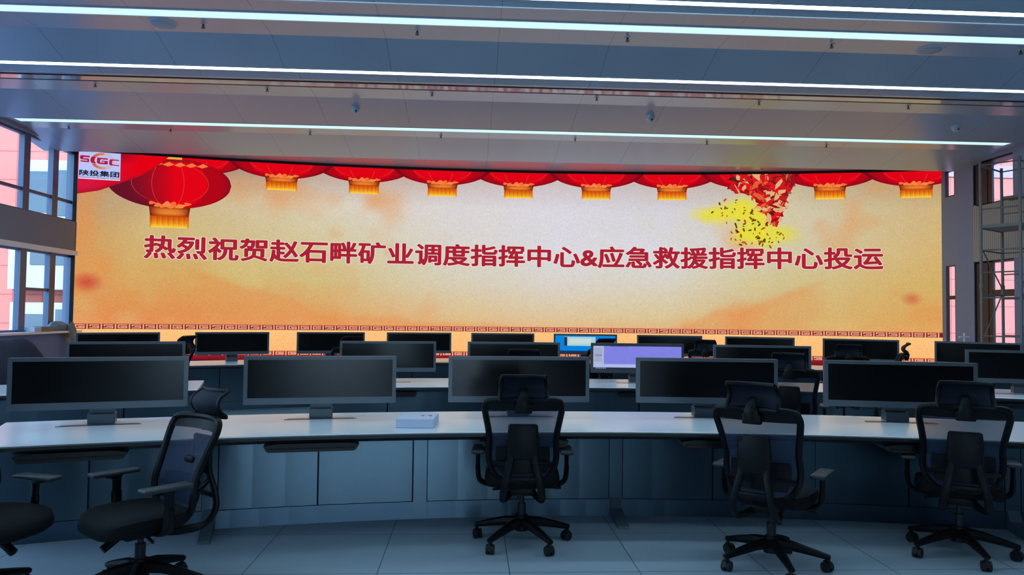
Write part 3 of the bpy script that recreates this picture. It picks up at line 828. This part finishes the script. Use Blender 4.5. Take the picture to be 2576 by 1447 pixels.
# ------------------------------------------------------------------ chairs
HW = [(.455, .09), (.475, .15), (.52, .195), (.58, .218), (.64, .224), (.70, .216), (.78, .222), (.88, .240), (.95, .250), (.99, .236), (1.005, .21)]
YB_ = [(.455, -.225), (.52, -.235), (.62, -.232), (.70, -.248), (.80, -.285), (.90, -.325), (1.005, -.372)]
def backp(u, z, push=0.): return (lerp_table(HW, z)*u, lerp_table(YB_, z)+.055*u*u-push, z)
def chair(label, loc, rz, base_rot, armz=.65, group='black mesh office chairs', lift=0., drop=0.):
    t = thing('office_chair', label, 'chair', loc, rz, group)
    bl = M['black']
    # star base and casters (turn with their own angle on the floor)
    br = base_rot-math.degrees(rz)
    b = B(); cyl(b, (0, 0, .09), (0, 0, .19), .05, .04)
    for k in range(5):
        a = R(br+72*k); d = Vector((math.cos(a), math.sin(a), 0))
        sweep(b, [d*.02+Vector((0, 0, .145)), d*.12+Vector((0, 0, .138)), d*.24+Vector((0, 0, .112)), d*.338+Vector((0, 0, .088))], [(.038, .036), (.032, .032), (.024, .025), (.017, .02)], 8, ref=(0, 0, 1))
    obj('star_base', b, bl, t, True)
    for k in range(5):
        a = R(br+72*k); d = Vector((math.cos(a), math.sin(a), 0)); e = Vector((-d.y, d.x, 0))
        tw = R(40*(k % 3)-30); e2 = e*math.cos(tw)+d*math.sin(tw); d2 = d*math.cos(tw)-e*math.sin(tw)
        c = d*.33-d2*.012+Vector((0, 0, .031))
        b = B()
        cyl(b, d*.33+Vector((0, 0, .045)), d*.33+Vector((0, 0, .085)), .009, n=10)
        for sg in (-1, 1): cyl(b, c+e2*(.006*sg), c+e2*(.026*sg), .031, n=18)
        sweep(b, [c+Vector((0, 0, .0))+d2*.036, c+Vector((0, 0, .028))+d2*.026, c+Vector((0, 0, .038)), c+Vector((0, 0, .028))-d2*.026], (.004, .012), 6, ref=tuple(d2))
        obj('caster', b, M['wheel'], t, True)
    b = B(); cyl(b, (0, 0, .15), (0, 0, .27), .028); cyl(b, (0, 0, .26), (0, 0, .37+lift), .017); obj('gas_column', b, M['gas'], t, True); before = set(bpy.data.objects)
    b = B(); rbox(b, -.09, .09, -.13, .12, .345, .40, .015); rbox(b, -.15, .15, -.03, .06, .37, .405, .01)
    cyl(b, (.08, .03, .37), (.24, .05, .365), .008, n=8); rbox(b, .22, .27, .03, .07, .357, .373, .006)
    cyl(b, (-.08, .02, .37), (-.2, .03, .35), .008, n=8); cyl(b, (0, .12, .36), (0, .2, .31), .022, n=12)
    obj('tilt_mechanism', b, bl, t, True)
    # seat
    b = B(); n = 36; prev = None
    for k, (sc, z) in enumerate(((.0, .402), (.75, .402), (.93, .408), (1.0, .43), (1.0, .448), (.97, .468), (.88, .482), (.6, .487), (.3, .486), (.0, .485))):
        ring_ = []
        for i in range(n):
            a = 2*PI*i/n; ca, sa = math.cos(a), math.sin(a); p = 2/3.4
            x = .255*sc*math.copysign(abs(ca)**p, ca); y = .245*sc*math.copysign(abs(sa)**p, sa)+.035
            dz = -1.1*max(0, y-.12)**2 + .35*max(0, -y-.1)**2 + .25*x*x*(1 if z > .45 else 0)
            ring_.append(b.verts.new((x, y, z+dz)))
        if prev:
            for i in range(n): b.faces.new((prev[i], prev[(i+1) % n], ring_[(i+1) % n], ring_[i]))
        prev = ring_
    bmesh.ops.remove_doubles(b, verts=b.verts[:], dist=1e-5)
    obj('seat', b, M['seat'], t, True)
    # back frame
    zs = [.47, .50, .54, .60, .66, .72, .80, .88, .94, .975, .995]
    loop = [backp(-1, z) for z in zs]+[backp(u, 1.005) for u in (-.8, -.4, 0, .4, .8)]+[backp(1, z) for z in zs[::-1]]+[backp(u, .462) for u in (.8, .4, 0, -.4, -.8)]
    L = [Vector(p) for p in loop]; sm = []
    for i in range(len(L)):
        a_, p_, q_, d_ = L[i-1], L[i], L[(i+1) % len(L)], L[(i+2) % len(L)]
        for k in range(3):
            u = k/3; sm.append(.5*((2*p_)+(q_-a_)*u+(2*a_-5*p_+4*q_-d_)*u*u+(3*p_-a_-3*q_+d_)*u**3))
    b = B(); sweep(b, sm, (.021, .021), 8, closed=True, ref=(0, 1, 0)); nz, nu = 4, 12
    for push, zlo in ((.008, .938), (-.008, .938)):
        g = [[b.verts.new(backp(-1+2*j/nu, zlo+(1.0-zlo)*i/nz, push)) for j in range(nu+1)] for i in range(nz+1)]
        for i in range(nz):
            for j in range(nu): b.faces.new((g[i][j], g[i][j+1], g[i+1][j+1], g[i+1][j]))
    obj('back_frame', b, bl, t, True)
    b = B(); nz, nu = 26, 12; g = [[b.verts.new(backp(-.97+1.94*j/nu, .47+.53*i/nz)) for j in range(nu+1)] for i in range(nz+1)]
    for i in range(nz):
        for j in range(nu): b.faces.new((g[i][j], g[i][j+1], g[i+1][j+1], g[i+1][j]))
    obj('back_mesh', b, M['mesh'], t, True)
    # lumbar pad behind the mesh
    b = B(); nz, nu = 8, 10
    for push, fl in ((.012, 0), (.03, 1)):
        g = [[b.verts.new(backp(-.8+1.6*j/nu, .52+.17*i/nz, push)) for j in range(nu+1)] for i in range(nz+1)]
        for i in range(nz):
            for j in range(nu): b.faces.new((g[i][j], g[i][j+1], g[i+1][j+1], g[i+1][j]))
    obj('lumbar_pad', b, bl, t, True)
    # spine: plate that forks into two legs going under the seat
    b = B()
    for sg in (-1, 1):
        sweep(b, spline([(sg*.07, -.352, .845), (sg*.078, -.345, .74), (sg*.075, -.352, .64), (sg*.095, -.375, .54), (sg*.118, -.372, .44), (sg*.122, -.31, .365), (sg*.10, -.18, .35), (sg*.07, -.06, .36)], 5), (.016, .024), 8, ref=(0, 1, 0))
    rbox(b, -.092, .092, -.365, -.335, .63, .855, .014); rbox(b, -.1, .1, -.385, -.355, .495, .525, .01)
    for sg in (-1, 1): sweep(b, [(sg*.08, -.345, .6), (sg*.13, -.29, .585), (sg*.20, -.2, .575)], (.012, .016), 8, ref=(0, 1, 0))
    rbox(b, -.05, .05, -.36, -.26, .70, .74, .01)
    obj('spine', b, bl, t, True)
    # headrest
    hp = spline([(0, -.372, 1.012), (0, -.335, 1.045), (0, -.318, 1.085), (0, -.335, 1.125), (0, -.39, 1.160)], 5)
    def hpt(u, p):
        k = (p.z-1.012)/.148; hw = .152-.012*k
        return Vector((hw*u, p.y-.035*u*u, p.z))
    b = B(); edge = [hpt(-1, p) for p in hp]+[hpt(u/4, hp[-1]) for u in range(-3, 4)]+[hpt(1, p) for p in hp[::-1]]+[hpt(-u/4, hp[0]) for u in range(-3, 4)]
    sweep(b, edge, (.011, .013), 8, closed=True, ref=(0, 1, 0))
    sweep(b, [(0, -.395, .93), (0, -.408, .99), (0, -.40, 1.04), (0, -.36, 1.08)], [(.014, .045), (.016, .045), (.014, .028), (.008, .022)], 10, ref=(0, 1, 0))
    rbox(b, -.055, .055, -.405, -.36, .925, .985, .008)
    hr = obj('headrest', b, bl, t, True)
    b = B(); nu = 12; g = [[b.verts.new(hpt(-1+2*j/nu, p)) for j in range(nu+1)] for p in hp]
    for i in range(len(hp)-1):
        for j in range(nu): b.faces.new((g[i][j], g[i][j+1], g[i+1][j+1], g[i+1][j]))
    obj('headrest_mesh', b, M['hmesh'], hr, True)
    # armrests
    for sg in (-1, 1):
        b = B(); sweep(b, spline([(sg*.1, .0, .385), (sg*.2, .0, .39), (sg*.285, .0, .42), (sg*.302, .0, .50), (sg*.302, .0, armz-.12)], 4), (.03, .017), 10, ref=(0, 1, 0))
        sweep(b, [(sg*.302, .0, armz-.16), (sg*.302, .0, armz-.05), (sg*.30, .01, armz-.02)], [(.024, .014), (.026, .015), (.06, .03)], 10, ref=(0, 1, 0))
        ar = obj('armrest', b, bl, t, True)
        b = B(); rbox(b, sg*.298-.045, sg*.298+.045, -.115, .15, armz-.026, armz, .012, 3); obj('arm_pad', b, M['arm'], ar, True)
    if lift:
        for o in t.children_recursive:
            if o not in before: o.data.transform(Matrix.Translation((0, 0, lift-(drop if o.name.split('.')[0] in BACK else 0))))
    return t
BACK = ('back_frame', 'back_mesh', 'lumbar_pad', 'headrest', 'headrest_mesh')
gC = 'black mesh office chairs at the front desk'
def face(dx, dy): return math.atan2(-dx, dy)
chair('black mesh chair cut by the picture edge, only arm and seat showing', (-2.5, 4.02, 0), face(.95, -.3), 10, .63, gC)
chair('black mesh chair turned sideways to the front desk, seat and both armrests visible', (-1.80, 4.24, 0), face(-.66, -.75), -2, .66, gC, -.03, .05)
chair('black mesh chair tucked squarely under the front desk, seen from behind', (.36, 5.1, 0), face(.06, 1), 12, .64, gC)
chair('black mesh chair swivelled with one pale-topped armrest showing, pulled out from the front desk', (1.89, 4.6, 0), face(.62, .78), -165, .62, gC)
c5 = chair('black mesh chair in shadow at the front desk, last one towards the scaffold', (3.24, 4.80, 0), face(.47, .88), -170, .64, gC)
gD = 'black mesh office chairs behind the front desk'
c6 = chair('black mesh chair at the middle desk, its back showing between two front monitors', (3.16, 7.2, 0), face(.45, .89), 20, .66, gD, .05)
dup(c6, (.55, 7.5, 0), face(.1, 1), 'black mesh chair at the middle desk hidden behind the tucked-in chair', gD)
for x, y, d, lb in ((-4.12, 10.2, (-.95, .3), 'chair at the far desk with curled headrest seen side-on, beside the second far monitor'),
                    (-1.92, 10.9, (-.6, .75), 'chair at the far desk before the third far monitor, headrest half hidden'),
                    (1.80, 11.0, (-.35, .9), 'chair at the far desk before the blue-lit monitor'),
                    (3.55, 10.9, (.45, .85), 'chair at the far desk beside the purple-lit monitor, headrest windows showing peach'),
                    (4.92, 9.6, (.3, .9), 'first of two chairs before the third monitor after the blue-lit one'),
                    (5.72, 10.25, (-.85, .45), 'second of two chairs before the third monitor after the blue-lit one, headrest side-on')):
    dup(c6, (x, y, 0), face(*d), lb, gD)

# ------------------------------------------------------------------ ceiling fittings
def strip(label, y0, y1, x0, x1, mat, z=ZH, edges=False, group='ceiling strip lights'):
    t = thing('ceiling_strip_light', label, 'light', ((x0+x1)/2, (y0+y1)/2, z), 0, group)
    b = B(); box(b, x0, x1, y0, y1, z-.006, z-.001); obj('diffuser', b, mat, t, world=True)
    b = B()
    ew = .024 if edges else .012
    for y in (y0-ew, y1):
        box(b, x0, x1, y, y+ew, z-.009, z-.001)
    obj('edge_profile', b, M['seam'] if edges else M['sill'], t, world=True)
    return t
strip('thin lit strip light at the top corner of the picture', 6.69, 6.78, XL+.1, XR-.2, M['led_hot'])
strip('broad pale cyan strip light, widest lit line on the ceiling', 7.30, 7.465, XL+.02, XR-.02, M['led'], edges=False)
strip('bright white strip light in a dark recess, above the black-edged strip', 8.975, 9.075, XL+.02, XR-.02, M['led_hot'])
strip('unlit mirror-like strip between two black seams', 9.48, 9.66, XL+.02, XR-.02, M['mirror_strip'], edges=True)
strip('lit strip light closest to the video wall', 11.69, 11.87, XL+.15, XR-.25, M['led'])
b = B(); box(b, XL, XR, 6.905, 6.925, 4.444, 4.452); struct('trim_5', b, M['sill'])
for y, nm in ((4.52, 'first'), (2.35, 'second')):  # unseen strips added outside the view to brighten floor and desks
    strip(f'unseen strip light added over the camera position, {nm} one back from the picture top', y, y+.09, XL+.1, XR-.2, M['led_hot'])
sp0 = None
rowname = {7.64: 'beside the broad cyan strip', 9.8: 'below the mirror-like strip', 12.16: 'below the strip closest to the video wall'}
for y, xs in ((7.64, (-2.77, -.6, 1.6, 3.8, 5.9)), (9.8, (-4.9, -2.71, -.56, 1.64, 3.86, 5.95)), (12.16, (-6.47, -4.88, -2.66, -.54, 1.68, 3.9, 5.95))):
    for i, x in enumerate(xs):
        ordn = ('first', 'second', 'third', 'fourth', 'fifth', 'sixth', 'seventh')[i]
        lb = f'{ordn} sprinkler from the window wall {rowname[y]}'
        if sp0 is None:
            sp0 = thing('sprinkler', lb, 'sprinkler', (x, y, ZH), 0, 'ceiling sprinklers')
            b = B(); cyl(b, (0, 0, -.006), (0, 0, 0), .030, .036, 18); obj('escutcheon', b, M['dome'], sp0, True)
            b = B(); cyl(b, (0, 0, -.024), (0, 0, -.005), .009, n=10); cyl(b, (0, 0, -.045), (0, 0, -.02), .005, n=8); cyl(b, (0, 0, -.048), (0, 0, -.044), .02, n=14)
            for sg in (-1, 1): sweep(b, [(sg*.009, 0, -.02), (sg*.016, 0, -.032), (sg*.006, 0, -.045)], (.003, .003), 6)
            obj('deflector', b, M['sprk'], sp0, True)
        else: dup(sp0, (x, y, ZH), 0, lb)
for x, y, lb in ((-3.18, 7.66, 'round ceiling speaker towards the window wall'), (4.93, 7.71, 'round ceiling speaker towards the scaffold')):
    t = thing('ceiling_speaker', lb, 'speaker', (x, y, ZH), 0, 'round ceiling speakers')
    b = B(); cyl(b, (0, 0, -.012), (0, 0, 0), .135, .145, 36); obj('rim', b, M['dome'], t, True)
    b = B(); cyl(b, (0, 0, -.016), (0, 0, -.012), .12, .125, 36); obj('grille', b, M['ceil_speaker'], t, True)
for x, y, z, lb in ((-1.66, 10.44, 4.425, 'first dome camera from the window wall'), (2.53, 10.46, 4.42, 'middle one of three dome cameras'), (7.11, 10.52, 4.41, 'dome camera above the scaffold side')):
    t = thing('dome_camera', lb, 'camera', (x, y, z), 0, 'ceiling dome cameras')
    b = B(); cyl(b, (0, 0, -.03), (0, 0, .01), .06, .065, 24); obj('mount_ring', b, M['dome'], t, True)
    b = B(); bmesh.ops.create_uvsphere(b, u_segments=20, v_segments=12, radius=.055, matrix=Matrix.Translation((0, 0, -.03))); obj('dome', b, M['dome'], t, True)
    b = B(); bmesh.ops.create_uvsphere(b, u_segments=12, v_segments=8, radius=.016, matrix=Matrix.Translation((.01, -.044, -.055))); obj('lens', b, M['domedark'], t, True)

# ------------------------------------------------------------------ small things
t = thing('product_box', 'small white box with a printed picture lying on the front desk', 'box', (-.37, 5.34, .7605), R(-4))
b = B(); rbox(b, -.13, .13, -.16, .17, 0, .062, .004); obj('carton', b, M['box_white'], t)
b = B()
for x in (.03, .085):
    bmesh.ops.create_circle(b, cap_ends=True, segments=14, radius=.016, matrix=Matrix.Translation((x, .03, .0632)))
    box(b, x-.002+.006, x+.005+.006, -.03, .03, .0625, .0633)
obj('earbud_print', b, M['box_print'], t)

# scaffold beside the right-hand windows
t = thing('scaffold', 'steel frame scaffold tower with plank deck standing before the windows', 'scaffold', (8.4, 11.3, 0))
P = {'a': (8.03, 11.3), 'b': (8.72, 11.76), 'c': (8.32, 10.83), 'd': (8.93, 11.24)}
zt_ = 4.06
for k in 'abcd':
    b = B(); x, y = P[k]; cyl(b, (x, y, .02), (x, y, zt_), .022, n=12); cyl(b, (x, y, 0), (x, y, .02), .05, n=12); cyl(b, (x, y, 2.05), (x, y, 2.12), .03, n=12)
    obj('post', b, M['scaf'], t, True, True)
def bar(name, p, z0, q, z1, r=.014):
    b = B(); cyl(b, (*P[p], z0), (*P[q], z1), r, n=10); obj(name, b, M['scaf'], t, True, True)
for z in (.35, 1.0, 1.95, 2.65, 3.0, 4.0):
    bar('rail', 'a', z, 'b', z, .013); bar('rail', 'c', z, 'd', z, .013)
for z in (.6, 1.3, 1.9, 2.3, 2.65, 3.3, 4.0):
    bar('rung', 'a', z, 'c', z, .011); bar('rung', 'b', z, 'd', z, .011)
for z0, z1 in ((.4, 1.2), (1.2, 2.0), (2.7, 2.05)):
    bar('brace', 'a', z0, 'b', z1, .010); bar('brace', 'c', z1, 'd', z0, .010)
b = B(); prism(b, [P['a'], P['b'], P['d'], P['c']], 2, 3.0, 3.05); obj('deck', b, M['wood'], t, False, True)
b = B(); prism(b, [P['b'], (8.98, 11.9), (9.02, 11.3), P['d']], 2, 3.55, 3.59); obj('deck', b, M['wood'], t, False, True)
t = thing('pole_stand', 'small white cross-shaped pole standing between far monitor and scaffold', 'stand', (8.22, 12.0, 0))
b = B(); cyl(b, (0, 0, 0), (0, 0, 1.33), .016, n=10); obj('pole', b, M['sill'], t, True)
b = B(); cyl(b, (-.09, 0, 1.26), (.09, 0, 1.26), .018, n=10); obj('crossbar', b, M['sill'], t, True)
b = B(); cyl(b, (0, 0, 0), (0, 0, .02), .14, n=20); obj('foot_plate', b, M['sill'], t, True)

# things on the sill by the screen, and a coat over a chair
def lump(bm, cx, cy, cz, rx, ry, rz_, seed, amp=.18):
    q = random.Random(seed); ph = [q.random()*6 for _ in range(6)]
    r_ = bmesh.ops.create_icosphere(bm, subdivisions=4, radius=1)
    for v in r_['verts']:
        p = v.co.copy(); k = 1+amp*(math.sin(3*p.x+ph[0])*math.cos(2.5*p.y+ph[1])+.6*math.sin(6*p.y+ph[2]+3*p.z)+.5*math.sin(8*p.x+ph[3]))*.6
        v.co = Vector((cx+p.x*rx*k, cy+p.y*ry*k, cz+max(-.6, p.z)*rz_*k))
zs_ = 1.175
b = B(); lump(b, XL-.02, 13.42, zs_+.06, .13, .28, .10, 4)
lump(b, XL+.12, 13.62, zs_-.02, .05, .14, .16, 5); lump(b, XL+.145, 13.66, zs_-.26, .03, .1, .22, 6)
tag(obj('crumpled_cloth', b, M['cloth'], None, True), 'crumpled grey cloth lying on the window sill and hanging over its edge', 'cloth')
b = B(); rbox(b, XL-.05, XL+.12, 12.72, 13.05, zs_, zs_+.085, .004); tag(obj('cardboard_box', b, M['cardboard']), 'flat brown cardboard box on the window sill', 'box')
b = B(); rbox(b, XL-.04, XL+.12, 12.5, 12.69, zs_, zs_+.075, .006); tag(obj('paper_pack', b, M['paper']), 'small pale pack on the window sill beside the cardboard box', 'pack')
b = B(); lump(b, -5.22, 8.8, .72, .40, .22, .50, 9, .10); lump(b, -5.2, 8.8, .42, .42, .26, .70, 10, .08)
for v in b.verts: v.co.z = max(.001, v.co.z)
tag(obj('dust_cover', b, M['coat'], None, True), 'dark cloth cover over a rounded heap behind the cut-off middle-row monitor', 'cover')
